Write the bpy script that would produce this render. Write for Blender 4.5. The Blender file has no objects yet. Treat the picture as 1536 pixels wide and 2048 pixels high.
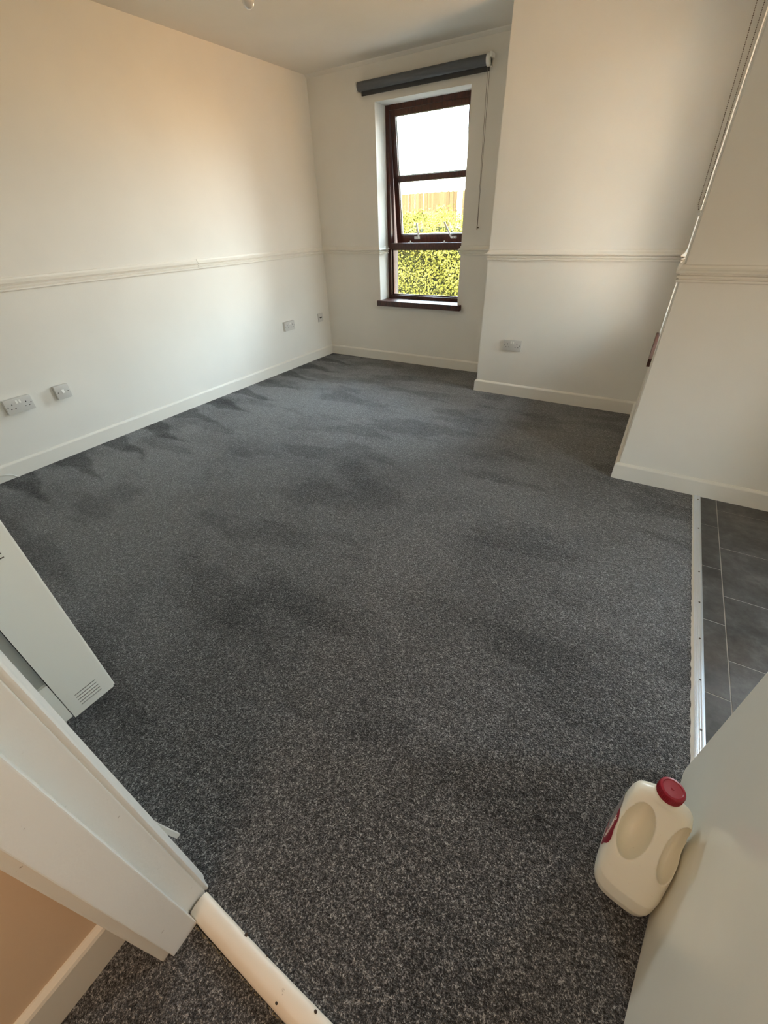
import bpy, bmesh, math, random
from mathutils import Vector, Matrix
random.seed(7)
S = bpy.context.scene
COL = S.collection
PI = math.pi

# ------------------------------------------------------------------ camera
cam_d = bpy.data.cameras.new('camera')
cam_d.sensor_fit = 'HORIZONTAL'; cam_d.sensor_width = 36.0
cam_d.lens = 36.0 * 824.45 / 1536.0
cam_d.clip_start = 0.02; cam_d.clip_end = 300
cam = bpy.data.objects.new('camera', cam_d); COL.objects.link(cam)
R_ = Vector((0.8538824, 0.51959116, -0.03016398)); U_ = Vector((-0.27776037, 0.50394336, 0.81785712)); F_ = Vector((-0.44015227, 0.68997544, -0.5746302))
M4 = Matrix(((R_.x, U_.x, -F_.x, 3.25783), (R_.y, U_.y, -F_.y, -4.09002), (R_.z, U_.z, -F_.z, 1.26959), (0, 0, 0, 1)))
cam.matrix_world = M4
S.camera = cam

# ------------------------------------------------------------------ world
W = bpy.data.worlds.new('world'); S.world = W; W.use_nodes = True
wt = W.node_tree; wt.nodes.clear()
wo = wt.nodes.new('ShaderNodeOutputWorld'); wb = wt.nodes.new('ShaderNodeBackground')
tc = wt.nodes.new('ShaderNodeTexCoord'); sx = wt.nodes.new('ShaderNodeSeparateXYZ')
rp = wt.nodes.new('ShaderNodeValToRGB'); mr = wt.nodes.new('ShaderNodeMapRange')
mr.inputs[1].default_value = -1; mr.inputs[2].default_value = 1
wt.links.new(tc.outputs['Generated'], sx.inputs[0]); wt.links.new(sx.outputs[2], mr.inputs[0])
wt.links.new(mr.outputs[0], rp.inputs[0]); wt.links.new(rp.outputs[0], wb.inputs[0]); wt.links.new(wb.outputs[0], wo.inputs[0])
e = rp.color_ramp.elements                       # sunlit ground below, pale sky above
e[0].position = 0.0; e[0].color = (0.68, 0.36, 0.155, 1)
e[1].position = 1.0; e[1].color = (0.62, 0.78, 1.05, 1)
for p_, c_ in ((0.46, (0.72, 0.40, 0.19, 1)), (0.505, (0.88, 0.70, 0.52, 1)), (0.56, (0.92, 1.0, 1.05, 1)), (0.72, (0.84, 1.0, 1.15, 1))):
    n = e.new(p_); n.color = c_
wb.inputs[1].default_value = 14.0

# ------------------------------------------------------------------ sun
sd = bpy.data.lights.new('sun', 'SUN'); sd.energy = 12.0; sd.angle = 0.01; sd.color = (1.0, 0.90, 0.74)
so = bpy.data.objects.new('sun', sd); COL.objects.link(so)
so.rotation_euler = Vector((0.28, 1.0, -1.25)).to_track_quat('-Z', 'Y').to_euler()

# window portals (guide the sky light in, emit nothing of their own)
def portal(name, loc, rot, sx_, sy_):
    l = bpy.data.lights.new(name, 'AREA'); l.shape = 'RECTANGLE'; l.size = sx_; l.size_y = sy_
    l.cycles.is_portal = True
    o = bpy.data.objects.new(name, l); COL.objects.link(o); o.location = loc; o.rotation_euler = rot
portal('portal_back', (1.135, 0.38, 1.35), (-PI/2, 0, 0), 0.86, 1.5)
portal('portal_right', (3.66, -0.95, 1.35), (PI/2, 0, PI/2), 0.66, 1.5)
portal('portal_kitchen', (4.30, -1.28, 1.49), (-PI/2, 0, 0), 0.64, 1.22)
portal('portal_kitchen_side', (5.07, -2.6, 0.675), (PI/2, 0, PI/2), 0.30, 1.15)
# warm hall lamp behind the camera
hl = bpy.data.lights.new('hall_lamp_light', 'AREA'); hl.energy = 4.2; hl.color = (1.0, 0.76, 0.56); hl.size = 0.25
ho = bpy.data.objects.new('hall_lamp_light', hl); COL.objects.link(ho); ho.location = (3.0, -4.85, 2.28)

S.view_settings.view_transform = 'Standard'; S.view_settings.look = 'None'
S.view_settings.gamma = 1.0; S.view_settings.use_curve_mapping = False
S.view_settings.exposure = 1.12
S.cycles.max_bounces = 12; S.cycles.diffuse_bounces = 8; S.cycles.transparent_max_bounces = 12
S.cycles.sample_clamp_indirect = 20
S.cycles.use_denoising = True

# ------------------------------------------------------------------ helpers
def newmat(name, col=(0.8, 0.8, 0.8), rough=0.6, metal=0.0, spec=0.5, coat=0.0):
    m = bpy.data.materials.new(name); m.use_nodes = True
    b = m.node_tree.nodes['Principled BSDF']
    b.inputs['Base Color'].default_value = (*col, 1); b.inputs['Roughness'].default_value = rough
    b.inputs['Metallic'].default_value = metal; b.inputs['Specular IOR Level'].default_value = spec
    b.inputs['Coat Weight'].default_value = coat
    return m
def nd(m, t, **k):
    n = m.node_tree.nodes.new(t)
    for a, v in k.items(): setattr(n, a, v)
    return n
def lk(m, a, b): m.node_tree.links.new(a, b)
def bsdf(m): return m.node_tree.nodes['Principled BSDF']
def noise(m, scale, detail=2.0, rough=0.5, vec=None):
    n = nd(m, 'ShaderNodeTexNoise'); n.inputs['Scale'].default_value = scale
    n.inputs['Detail'].default_value = detail; n.inputs['Roughness'].default_value = rough
    if vec is not None: lk(m, vec, n.inputs['Vector'])
    return n
def objco(m): return nd(m, 'ShaderNodeTexCoord').outputs['Object']
def bump(m, h, strength, dist):
    b = nd(m, 'ShaderNodeBump'); b.inputs['Strength'].default_value = strength; b.inputs['Distance'].default_value = dist
    lk(m, h, b.inputs['Height']); lk(m, b.outputs[0], bsdf(m).inputs['Normal']); return b
def ramp(m, fac, stops):
    r = nd(m, 'ShaderNodeValToRGB'); el = r.color_ramp.elements
    el[0].position = stops[0][0]; el[0].color = (*stops[0][1], 1)
    el[1].position = stops[-1][0]; el[1].color = (*stops[-1][1], 1)
    for p, c in stops[1:-1]:
        q = el.new(p); q.color = (*c, 1)
    lk(m, fac, r.inputs[0]); return r
def math_(m, op, a, b=None, c=None, clamp=False):
    n = nd(m, 'ShaderNodeMath', operation=op); n.use_clamp = clamp
    for i, v in enumerate((a, b, c)):
        if v is None: continue
        if isinstance(v, (int, float)): n.inputs[i].default_value = v
        else: lk(m, v, n.inputs[i])
    return n.outputs[0]

def box(bm, x0, x1, y0, y1, z0, z1, bev=0.0):
    vs = [bm.verts.new((x, y, z)) for x in (x0, x1) for y in (y0, y1) for z in (z0, z1)]
    f = [(0, 1, 3, 2), (4, 6, 7, 5), (0, 4, 5, 1), (2, 3, 7, 6), (0, 2, 6, 4), (1, 5, 7, 3)]
    fs = [bm.faces.new([vs[i] for i in q]) for q in f]
    if bev > 0:
        es = list({ed for fc in fs for ed in fc.edges})
        bmesh.ops.bevel(bm, geom=es, offset=bev, segments=2, affect='EDGES', profile=0.6)
def cyl(bm, p0, p1, r, seg=16, r2=None, caps=True):
    p0 = Vector(p0); p1 = Vector(p1); d = (p1 - p0); L = d.length
    q = d.to_track_quat('Z', 'Y').to_matrix().to_4x4()
    M = Matrix.Translation((p0 + p1) / 2) @ q
    bmesh.ops.create_cone(bm, cap_ends=caps, segments=seg, radius1=r, radius2=r if r2 is None else r2, depth=L, matrix=M)
def sphere(bm, c, r, sub=2, sc=(1, 1, 1)):
    bmesh.ops.create_icosphere(bm, subdivisions=sub, radius=r, matrix=Matrix.Translation(c) @ Matrix.Diagonal((*sc, 1)))
def lathe(bm, prof, seg=32, c=(0, 0, 0)):
    rings = []
    for r, z in prof:
        if r < 1e-5: rings.append([bm.verts.new((c[0], c[1], c[2] + z))])
        else: rings.append([bm.verts.new((c[0] + r * math.cos(2 * PI * k / seg), c[1] + r * math.sin(2 * PI * k / seg), c[2] + z)) for k in range(seg)])
    for a, b in zip(rings, rings[1:]):
        for k in range(seg):
            k2 = (k + 1) % seg
            if len(a) == 1 and len(b) > 1: bm.faces.new((a[0], b[k2], b[k]))
            elif len(b) == 1 and len(a) > 1: bm.faces.new((a[k], a[k2], b[0]))
            elif len(a) > 1: bm.faces.new((a[k], a[k2], b[k2], b[k]))
def tube(bm, pts, r, seg=8):
    rings = []
    pts = [Vector(p) for p in pts]
    for i, p in enumerate(pts):
        d = (pts[min(i + 1, len(pts) - 1)] - pts[max(i - 1, 0)]).normalized()
        u = d.orthogonal().normalized() if i == 0 else (pu - d * pu.dot(d)).normalized()
        pu = u; v = d.cross(u)
        rings.append([bm.verts.new(p + r * (u * math.cos(2 * PI * k / seg) + v * math.sin(2 * PI * k / seg))) for k in range(seg)])
    for a, b in zip(rings, rings[1:]):
        for k in range(seg): bm.faces.new((a[k], a[(k + 1) % seg], b[(k + 1) % seg], b[k]))
    bm.faces.new(rings[0][::-1]); bm.faces.new(rings[-1])
def obj(name, bm, m, parent=None, smooth=False, label=None):
    bmesh.ops.recalc_face_normals(bm, faces=bm.faces[:])
    me = bpy.data.meshes.new(name); bm.to_mesh(me); bm.free()
    if m: me.materials.append(m)
    if smooth:
        for p in me.polygons: p.use_smooth = True
        try: me.set_sharp_from_angle(angle=math.radians(40))
        except Exception: pass
    o = bpy.data.objects.new(name, me); COL.objects.link(o)
    if parent: o.parent = parent
    if label: o['label'] = label
    return o
def B(*boxes, bev=0.0):
    bm = bmesh.new()
    for b in boxes: box(bm, *b, bev=bev)
    return bm
def tag(o, label, cat, group=None):
    o['label'] = label; o['category'] = cat
    if group: o['group'] = group
    return o
def struct(o, label=None, cat=None):
    o['kind'] = 'structure'
    if label: o['label'] = label
    if cat: o['category'] = cat
    return o
def empty(name, loc=(0, 0, 0), rot=(0, 0, 0)):
    o = bpy.data.objects.new(name, None); COL.objects.link(o); o.location = loc; o.rotation_euler = rot
    o.empty_display_size = 0.1; return o

# sweep a 2-D profile (out, z) along a floor path; room lies to the right of travel
def sweep_seg(path, prof, segs=None):
    P = [Vector(p) for p in path]; n = len(P); nor = []
    for i in range(n - 1):
        d = (P[i + 1] - P[i]).normalized(); nor.append(Vector((d.y, -d.x)))
    mit = []
    for i in range(n):
        if i == 0: mit.append(nor[0])
        elif i == n - 1: mit.append(nor[-1])
        else:
            a, b = nor[i - 1], nor[i]; mit.append((a + b) / (1 + a.dot(b)))
    out = []
    for i in range(n - 1):
        bm = bmesh.new(); ra = []; rb = []
        for o_, z in prof:
            ra.append(bm.verts.new((P[i].x + mit[i].x * o_, P[i].y + mit[i].y * o_, z)))
            rb.append(bm.verts.new((P[i + 1].x + mit[i + 1].x * o_, P[i + 1].y + mit[i + 1].y * o_, z)))
        k = len(prof)
        for j in range(k):
            bm.faces.new((ra[j], ra[(j + 1) % k], rb[(j + 1) % k], rb[j]))
        bm.faces.new(ra[::-1]); bm.faces.new(rb)
        out.append(bm)
    return out

# ------------------------------------------------------------------ materials
WC = (0.82, 0.80, 0.745)
def paint(name, col, rough, bs=0.15, sc=90, spec=0.35):
    m = newmat(name, col, rough, spec=spec)
    co = objco(m); a = noise(m, sc, 4, 0.6, co); bump(m, a.outputs[0], bs, 0.002)
    b = noise(m, 1.7, 3, 0.6, co)
    r = ramp(m, b.outputs[0], [(0.3, tuple(c * 0.965 for c in col)), (0.7, tuple(min(1, c * 1.02) for c in col))])
    lk(m, r.outputs[0], bsdf(m).inputs['Base Color'])
    return m
M_wall = paint('wall_paint', WC, 0.75)
M_ceil = paint('ceiling_paint', (0.78, 0.76, 0.71), 0.9)
M_gloss = paint('trim_gloss', (0.82, 0.795, 0.73), 0.38, 0.02, 60, 0.4)
M_out = newmat('outside_render', (0.10, 0.075, 0.062), 0.9)
def aged_paint(name, col, rough):
    m = paint(name, col, rough, 0.25, 45, 0.5)
    co = objco(m)
    a = noise(m, 38, 6, 0.75, co)
    msk = ramp(m, a.outputs[0], [(0.665, (0, 0, 0)), (0.72, (1, 1, 1))])
    src = bsdf(m).inputs['Base Color'].links[0].from_socket
    mx = nd(m, 'ShaderNodeMixRGB'); mx.inputs[2].default_value = (0.30, 0.22, 0.15, 1)
    lk(m, msk.outputs[0], mx.inputs[0]); lk(m, src, mx.inputs[1]); lk(m, mx.outputs[0], bsdf(m).inputs['Base Color'])
    return m
M_lining = aged_paint('lining_gloss', (0.90, 0.89, 0.85), 0.34)
M_thresh = aged_paint('worn_white_paint', (0.88, 0.80, 0.69), 0.40)
M_door = paint('door_satin', (0.88, 0.86, 0.77), 0.24, 0.05, 30, 0.5)
M_plast = newmat('white_plastic', (0.62, 0.61, 0.58), 0.35)
M_rock = newmat('bright_white_plastic', (0.85, 0.84, 0.80), 0.3)
M_black = newmat('black_hole', (0.01, 0.01, 0.01), 0.8)
M_screw = newmat('dull_screw', (0.10, 0.09, 0.08), 0.45, 0.6)
M_heat = newmat('heater_enamel', (0.92, 0.95, 0.92), 0.34)
M_heat2 = newmat('heater_back', (0.42, 0.45, 0.44), 0.5)
M_alu = newmat('aluminium', (0.84, 0.90, 0.98), 0.38, 1.0)
M_blind = newmat('blind_grey', (0.105, 0.115, 0.13), 0.7)
M_blind2 = newmat('blind_dark', (0.06, 0.062, 0.066), 0.8)
M_chain = newmat('chain_metal', (0.16, 0.12, 0.08), 0.5, 0.3)
M_cord = newmat('blind_cord', (0.22, 0.19, 0.15), 0.7)
M_silver = newmat('silver', (0.75, 0.74, 0.72), 0.35, 0.8)

def mahogany():
    m = newmat('mahogany', (0.06, 0.014, 0.008), 0.32, spec=0.5)
    co = objco(m)
    mp = nd(m, 'ShaderNodeMapping'); mp.inputs['Scale'].default_value = (12, 12, 3); lk(m, co, mp.inputs[0])
    a = noise(m, 6, 5, 0.6, mp.outputs[0])
    r = ramp(m, a.outputs[0], [(0.3, (0.028, 0.007, 0.005)), (0.7, (0.105, 0.028, 0.016))])
    lk(m, r.outputs[0], bsdf(m).inputs['Base Color']); bump(m, a.outputs[0], 0.15, 0.002)
    return m
M_mah = mahogany()

def glass():
    m = bpy.data.materials.new('window_glass'); m.use_nodes = True; t = m.node_tree; t.nodes.clear()
    o = t.nodes.new('ShaderNodeOutputMaterial'); mx = t.nodes.new('ShaderNodeMixShader')
    tr = t.nodes.new('ShaderNodeBsdfTransparent'); gl = t.nodes.new('ShaderNodeBsdfGlossy'); gl.inputs['Roughness'].default_value = 0.02
    fr = t.nodes.new('ShaderNodeFresnel'); fr.inputs[0].default_value = 1.45
    tr.inputs[0].default_value = (0.95, 0.98, 0.97, 1)
    t.links.new(fr.outputs[0], mx.inputs[0]); t.links.new(tr.outputs[0], mx.inputs[1]); t.links.new(gl.outputs[0], mx.inputs[2]); t.links.new(mx.outputs[0], o.inputs[0])
    return m
M_glass = glass()

def carpet():
    m = newmat('charcoal_carpet', (0.06, 0.06, 0.06), 0.95, spec=0.15)
    b = bsdf(m)
    co = objco(m); sp = nd(m, 'ShaderNodeSeparateXYZ'); lk(m, co, sp.inputs[0])
    warp = noise(m, 60, 2, 0.5, co)
    wv = nd(m, 'ShaderNodeVectorMath', operation='MULTIPLY_ADD'); lk(m, warp.outputs['Color'], wv.inputs[0])
    wv.inputs[1].default_value = (0.006, 0.006, 0.006); lk(m, co, wv.inputs[2])
    v = nd(m, 'ShaderNodeTexVoronoi'); v.inputs['Scale'].default_value = 300; v.inputs['Randomness'].default_value = 1.0; lk(m, wv.outputs[0], v.inputs['Vector'])
    n1 = noise(m, 230, 3, 0.7, wv.outputs[0]); n2 = noise(m, 520, 2, 0.6, co)
    # tuft colour: heather mix of charcoal, grey and pale flecks
    f1 = math_(m, 'MULTIPLY', n1.outputs[0], 0.62); f2 = math_(m, 'MULTIPLY', n2.outputs[0], 0.38); n3 = noise(m, 92, 4, 0.8, wv.outputs[0])
    fs = math_(m, 'ADD', f1, f2); fs = math_(m, 'ADD', math_(m, 'MULTIPLY', fs, 0.74), math_(m, 'MULTIPLY', n3.outputs[0], 0.26))
    r = ramp(m, fs, [(0.39, (0.003, 0.003, 0.004)), (0.462, (0.020, 0.021, 0.024)), (0.53, (0.110, 0.111, 0.116)), (0.60, (0.52, 0.52, 0.525))])
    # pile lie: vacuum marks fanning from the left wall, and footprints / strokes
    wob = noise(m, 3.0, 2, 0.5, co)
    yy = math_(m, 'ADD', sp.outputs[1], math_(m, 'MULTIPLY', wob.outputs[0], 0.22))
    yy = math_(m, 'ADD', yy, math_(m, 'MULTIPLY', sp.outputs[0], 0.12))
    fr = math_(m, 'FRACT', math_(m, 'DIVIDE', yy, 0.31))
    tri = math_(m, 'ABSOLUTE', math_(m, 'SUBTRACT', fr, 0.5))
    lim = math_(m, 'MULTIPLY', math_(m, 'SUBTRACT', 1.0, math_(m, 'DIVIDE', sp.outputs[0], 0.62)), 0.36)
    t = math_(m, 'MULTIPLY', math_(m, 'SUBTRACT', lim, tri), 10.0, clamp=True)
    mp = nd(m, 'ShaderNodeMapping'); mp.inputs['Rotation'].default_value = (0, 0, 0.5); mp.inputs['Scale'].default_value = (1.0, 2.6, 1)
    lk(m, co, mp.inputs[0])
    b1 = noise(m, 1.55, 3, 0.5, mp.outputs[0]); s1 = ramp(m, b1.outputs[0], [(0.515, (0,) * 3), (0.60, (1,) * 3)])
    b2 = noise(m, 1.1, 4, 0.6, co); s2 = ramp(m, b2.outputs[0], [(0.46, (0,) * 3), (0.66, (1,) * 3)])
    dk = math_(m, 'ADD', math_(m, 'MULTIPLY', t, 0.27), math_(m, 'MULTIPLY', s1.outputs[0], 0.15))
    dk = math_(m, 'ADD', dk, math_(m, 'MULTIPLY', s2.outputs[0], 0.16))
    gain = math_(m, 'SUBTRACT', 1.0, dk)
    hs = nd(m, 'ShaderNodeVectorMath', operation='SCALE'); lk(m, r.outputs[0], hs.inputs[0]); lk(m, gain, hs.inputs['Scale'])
    lk(m, hs.outputs[0], b.inputs['Base Color'])
    h = math_(m, 'ADD', fs, math_(m, 'MULTIPLY', v.outputs['Distance'], 0.6))
    bump(m, h, 0.9, 0.006)
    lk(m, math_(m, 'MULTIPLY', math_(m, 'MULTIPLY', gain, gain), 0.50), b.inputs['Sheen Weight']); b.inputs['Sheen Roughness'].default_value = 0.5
    return m
M_carp = carpet()

def vinyl():
    m = newmat('slate_vinyl', (0.08, 0.075, 0.07), 0.36, spec=0.5)
    co = objco(m)
    a = noise(m, 5, 7, 0.68, co); c = noise(m, 28, 5, 0.7, co)
    s = math_(m, 'ADD', math_(m, 'MULTIPLY', a.outputs[0], 0.7), math_(m, 'MULTIPLY', c.outputs[0], 0.3))
    r = ramp(m, s, [(0.38, (0.040, 0.038, 0.037)), (0.52, (0.085, 0.082, 0.081)), (0.68, (0.17, 0.166, 0.164))])
    lk(m, r.outputs[0], bsdf(m).inputs['Base Color']); bump(m, c.outputs[0], 0.12, 0.002)
    return m
M_tile = vinyl()
M_grout = newmat('grout', (0.46, 0.44, 0.42), 0.5)

# ------------------------------------------------------------------ room shell
H = 2.35
fl = obj('floor', B((-0.3, 3.70, -5.8, 0.36, -0.12, 0.0)), M_carp); struct(fl)
kf = obj('floor_kitchen', B((3.70, 4.9, -4.2, -1.55, -0.12, -0.0012)), M_grout); struct(kf)
# vinyl tiles
def tile_at(x0, x1, y0, y1, first=[None]):
    bm = B((x0, x1, y0, y1, -0.003, 0.0)); o = obj('tile', bm, M_tile, kf)
g = 0.0019
cols = [(3.702, 3.787, 0), (3.787, 4.477, 1), (4.477, 4.85, 0), (5.167, 5.3, 1)][:3]
for cx0, cx1, par in cols:
    y = -1.545 if par == 0 else -1.372
    while y > -4.09:
        a, b_ = max(y - 0.345, -4.09), min(y, -1.60)
        if b_ - a > 0.01: tile_at(cx0 + g, cx1 - g, a + g, b_ - g)
        y -= 0.345

ceil = obj('ceiling', B((-0.3, 5.05, -5.8, 0.36, H, H + 0.2)), M_ceil); struct(ceil)
WT = 0.36
struct(obj('wall_left', B((-0.3, 0.0, -5.8, WT, 0, H)), M_wall))
wx0, wx1, wz0, wz1 = 0.705, 1.568, 0.600, 2.100
struct(obj('wall_back', B((-0.3, wx0, 0.0, WT, 0, H), (wx1, 3.645, 0.0, WT, 0, H), (wx0, wx1, 0.0, WT, 0, wz0), (wx0, wx1, 0.0, WT, wz1, H)), M_wall))
# pinkish outside skin of the window reveal
struct(obj('trim_1', B((wx0 - 0.001, wx0 + 0.003, 0.245, WT + 0.01, wz0, wz1), (wx1 - 0.003, wx1 + 0.001, 0.245, WT + 0.01, wz0, wz1)), M_out))
struct(obj('wall_boxed', B((2.012, 3.645, -0.515, 0.0, 0, H)), M_wall))
ry0, ry1 = -1.275, -0.62
struct(obj('wall_right', B((3.285, 3.645, ry1, -0.515, 0, H), (3.285, 3.645, -1.32, ry0, 0, H), (3.285, 3.645, ry0, ry1, 0, wz0), (3.285, 3.645, ry0, ry1, wz1, H)), M_wall))
bmn = bmesh.new()
for b in ((3.285, 3.98, -1.6, -1.3, 0, H), (4.62, 5.0, -1.6, -1.3, -4, H), (3.645, 3.98, -1.6, -1.3, -4, 0), (3.98, 4.62, -1.6, -1.3, -4, 0.88), (3.98, 4.62, -1.6, -1.3, 2.1, H)): box(bmn, *b)  # parts below floor level are added to block world light from underneath
eds = [ed for ed in bmn.edges if all(abs(v.co.x - 3.285) < 1e-4 and abs(v.co.y + 1.6) < 1e-4 for v in ed.verts)]
bmesh.ops.bevel(bmn, geom=eds, offset=0.006, segments=3, affect='EDGES')
struct(obj('wall_kitchen_back', bmn, M_wall))
struct(obj('wall_kitchen_right', B((4.85, 5.05, -5.8, -2.75, -4, H), (4.85, 5.05, -2.45, -1.6, -4, H), (4.85, 5.05, -2.75, -2.45, -4, 0.1), (4.85, 5.05, -2.75, -2.45, 1.25, H)), M_wall))  # also extended below the floor, unseen, to keep out light from beneath
jx0, jx1 = 2.716, 3.545
struct(obj('wall_front', B((0.0, jx0 - 0.03, -4.193, -4.09, 0, H), (jx1 + 0.03, 4.85, -4.193, -4.09, 0, H), (jx0 - 0.03, jx1 + 0.03, -4.193, -4.09, 2.06, H)), M_wall))
M_hall = paint('hall_paint', (0.78, 0.60, 0.43), 0.75)
struct(obj('wall_hall_left', B((2.50, 2.622, -5.7, -4.193, 0, H)), M_hall))
struct(obj('wall_hall_right', B((3.66, 3.80, -5.7, -4.193, 0, H)), M_wall))
struct(obj('wall_hall_end', B((0.0, 5.0, -5.8, -5.7, 0, H)), M_wall))

# skirtings
SK = [(0, 0), (0.014, 0), (0.014, 0.084), (0.0125, 0.088), (0.004, 0.0965), (0, 0.0975)]
path = [(0, -4.09), (0, 0), (2.012, 0), (2.012, -0.515), (3.285, -0.515), (3.285, -1.6), (4.85, -1.6)]
for nm, bm in zip(['baseboard_left', 'baseboard_back', 'baseboard_boxed_side', 'baseboard_boxed', 'baseboard_right', 'baseboard_kitchen'], sweep_seg(path, SK)):
    struct(obj(nm, bm, M_gloss))
SKH = [(0, 0), (0.016, 0), (0.016, 0.105), (0.013, 0.112), (0.004, 0.118), (0, 0.118)]
struct(obj('baseboard_hall', sweep_seg([(2.622, -5.7), (2.622, -4.22)], SKH)[0], M_gloss))
struct(obj('baseboard_front', sweep_seg([(2.64, -4.09), (0.014, -4.09)], SK)[0], M_gloss))

# dado rails
DR = [(0, 1.009), (0.009, 1.009), (0.0125, 1.013), (0.0125, 1.020), (0.0045, 1.0225), (0.0045, 1.0255), (0.013, 1.028), (0.0135, 1.036),
      (0.004, 1.0385), (0.004, 1.0425), (0.019, 1.0445), (0.0215, 1.049), (0.018, 1.055), (0.011, 1.060), (0.006, 1.066), (0.0045, 1.075), (0, 1.078)]
k = 1
runs = [[(0, -4.09), (0, -1.612)], [(0, -1.609), (0, 0), (wx0, 0), (wx0, 0.165)],
        [(wx1, 0.165), (wx1, 0), (2.012, 0), (2.012, -0.515), (3.285, -0.515), (3.285, ry1), (3.45, ry1)],
        [(3.45, ry0), (3.285, ry0), (3.285, -1.6), (3.96, -1.6)]]
for rn in runs:
    for bm in sweep_seg(rn, DR):
        k += 1
        struct(obj('trim_%d' % k, bm, M_gloss))
# small plaster cove where the back wall meets the ceiling
bm = sweep_seg([(0, 0), (2.012, 0)], [(0, H), (0, H - 0.022), (0.003, H - 0.020), (0.018, H - 0.006), (0.022, H)])[0]
struct(obj('trim_%d' % (k + 1), bm, M_ceil)); k += 1

# door lining (left jamb with stop, right jamb, head), architraves, threshold
bm = bmesh.new()
box(bm, 2.68, 2.7225, -4.193, -4.09, 0, 2.06, 0.0012)
struct(obj('door_lining', bm, M_lining)).name = 'trim_%d' % (k + 1); k += 1
struct(obj('trim_%d' % (k + 1), B((2.68, 2.7505, -4.1945, -4.1335, 0, 2.03), bev=0.002), M_lining)); k += 1
struct(obj('trim_%d' % (k + 1), B((jx1 - 0.01, jx1 + 0.03, -4.193, -4.09, 0, 2.06), (jx1 - 0.035, jx1 - 0.01, -4.193, -4.1335, 0, 2.03)), M_lining)); k += 1
struct(obj('trim_%d' % (k + 1), B((2.7505, jx1 - 0.035, -4.193, -4.1335, 2.03, 2.06), (2.7265, jx1 - 0.01, -4.1335, -4.09, 2.045, 2.06)), M_lining)); k += 1
AP = [(2.7205, -4.0902), (2.7190, -4.0888), (2.7205, -4.0872), (2.7222, -4.0845), (2.7222, -4.0815), (2.7200, -4.0790), (2.7150, -4.0778), (2.7075, -4.0772), (2.7010, -4.0755), (2.6965, -4.0730), (2.6920, -4.0718), (2.6880, -4.0712), (2.665, -4.0708), (2.658, -4.0730), (2.655, -4.0902)]
def prism(pts, z0, z1):
    bm = bmesh.new(); a = [bm.verts.new((x, y, z0)) for x, y in pts]; b = [bm.verts.new((x, y, z1)) for x, y in pts]
    n = len(pts)
    for i in range(n): bm.faces.new((a[i], a[(i + 1) % n], b[(i + 1) % n], b[i]))
    bm.faces.new(a[::-1]); bm.faces.new(b); return bm
struct(obj('trim_%d' % (k + 1), prism(AP, 0, 2.1), M_lining, smooth=True)); k += 1
struct(obj('trim_%d' % (k + 1), prism([(jx1 + jx0 - x, y) for x, y in AP][::-1], 0, 2.1), M_lining, smooth=True)); k += 1
struct(obj('trim_%d' % (k + 1), B((2.672, 2.7385, -4.2115, -4.193, 0, 2.1), bev=0.003), M_lining)); k += 1

# worn wooden threshold bar, slightly bowed
bm = bmesh.new(); N = 40; prof = [(-0.0235, 0), (-0.0235, 0.008), (-0.019, 0.0145), (-0.008, 0.0185), (0.008, 0.0185), (0.0175, 0.0155), (0.022, 0.009), (0.0225, 0)]
rg = []
for i in range(N + 1):
    x = 2.729 + (jx1 - 0.012 - 2.729) * i / N
    cy_ = -4.1105 - 0.003 * math.sin(i / N * PI * 1.6) + 0.0002 * math.sin(i * 1.7)
    w = 1.02 + 0.008 * math.sin(i * 0.6)
    rg.append([bm.verts.new((x, cy_ + a * w, z)) for a, z in prof])
for a, b in zip(rg, rg[1:]):
    for j in range(len(prof)): bm.faces.new((a[j], a[(j + 1) % len(prof)], b[(j + 1) % len(prof)], b[j]))
bm.faces.new(rg[0][::-1]); bm.faces.new(rg[-1])
th = obj('door_threshold', bm, M_thresh, smooth=True); struct(th, 'scuffed cream painted wooden threshold bar across the doorway', 'threshold')
M_chip = newmat('bare_chip', (0.05, 0.035, 0.025), 0.8)
for cx_, cy_, z_, a_, b_ in ((3.061, -4.0955, 0.0165, .0035, .0028), (2.988, -4.1275, 0.0165, .003, .0025), (2.863, -4.0905, 0.0125, .004, .004), (2.925, -4.0895, 0.0125, .002, .002)):
    bm = bmesh.new(); sphere(bm, (cx_, cy_, z_), 1.0, 2, (a_, b_, 0.0016)); obj('paint_chip', bm, M_chip, th)
# dark joint and fraying carpet edges by the threshold
bm = B((2.75, jx1 - 0.04, -4.1385, -4.1335, 0.0, 0.0012)); struct(obj('trim_%d' % (k + 1), bm, M_black)); k += 1
bm = bmesh.new()
for i in range(420):
    x = random.uniform(2.755, 3.5); y = -4.1395 + random.uniform(-0.003, 0.001); a = random.uniform(0, PI)
    p = Vector((x, y, 0.0008)); d = Vector((math.cos(a), math.sin(a) * 0.5, 0.25)) * random.uniform(0.003, 0.006); n_ = Vector((-d.y, d.x, 0)).normalized() * 0.0005
    v = [bm.verts.new(q) for q in (p + n_, p - n_, p + d)]; bm.faces.new(v)
fr_ = obj('carpet_fringe', bm, newmat('jute', (0.36, 0.31, 0.2), 0.9)); fr_['kind'] = 'stuff'; tag(fr_, 'frayed beige carpet edge along the hall side of the threshold', 'carpet edge')

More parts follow.
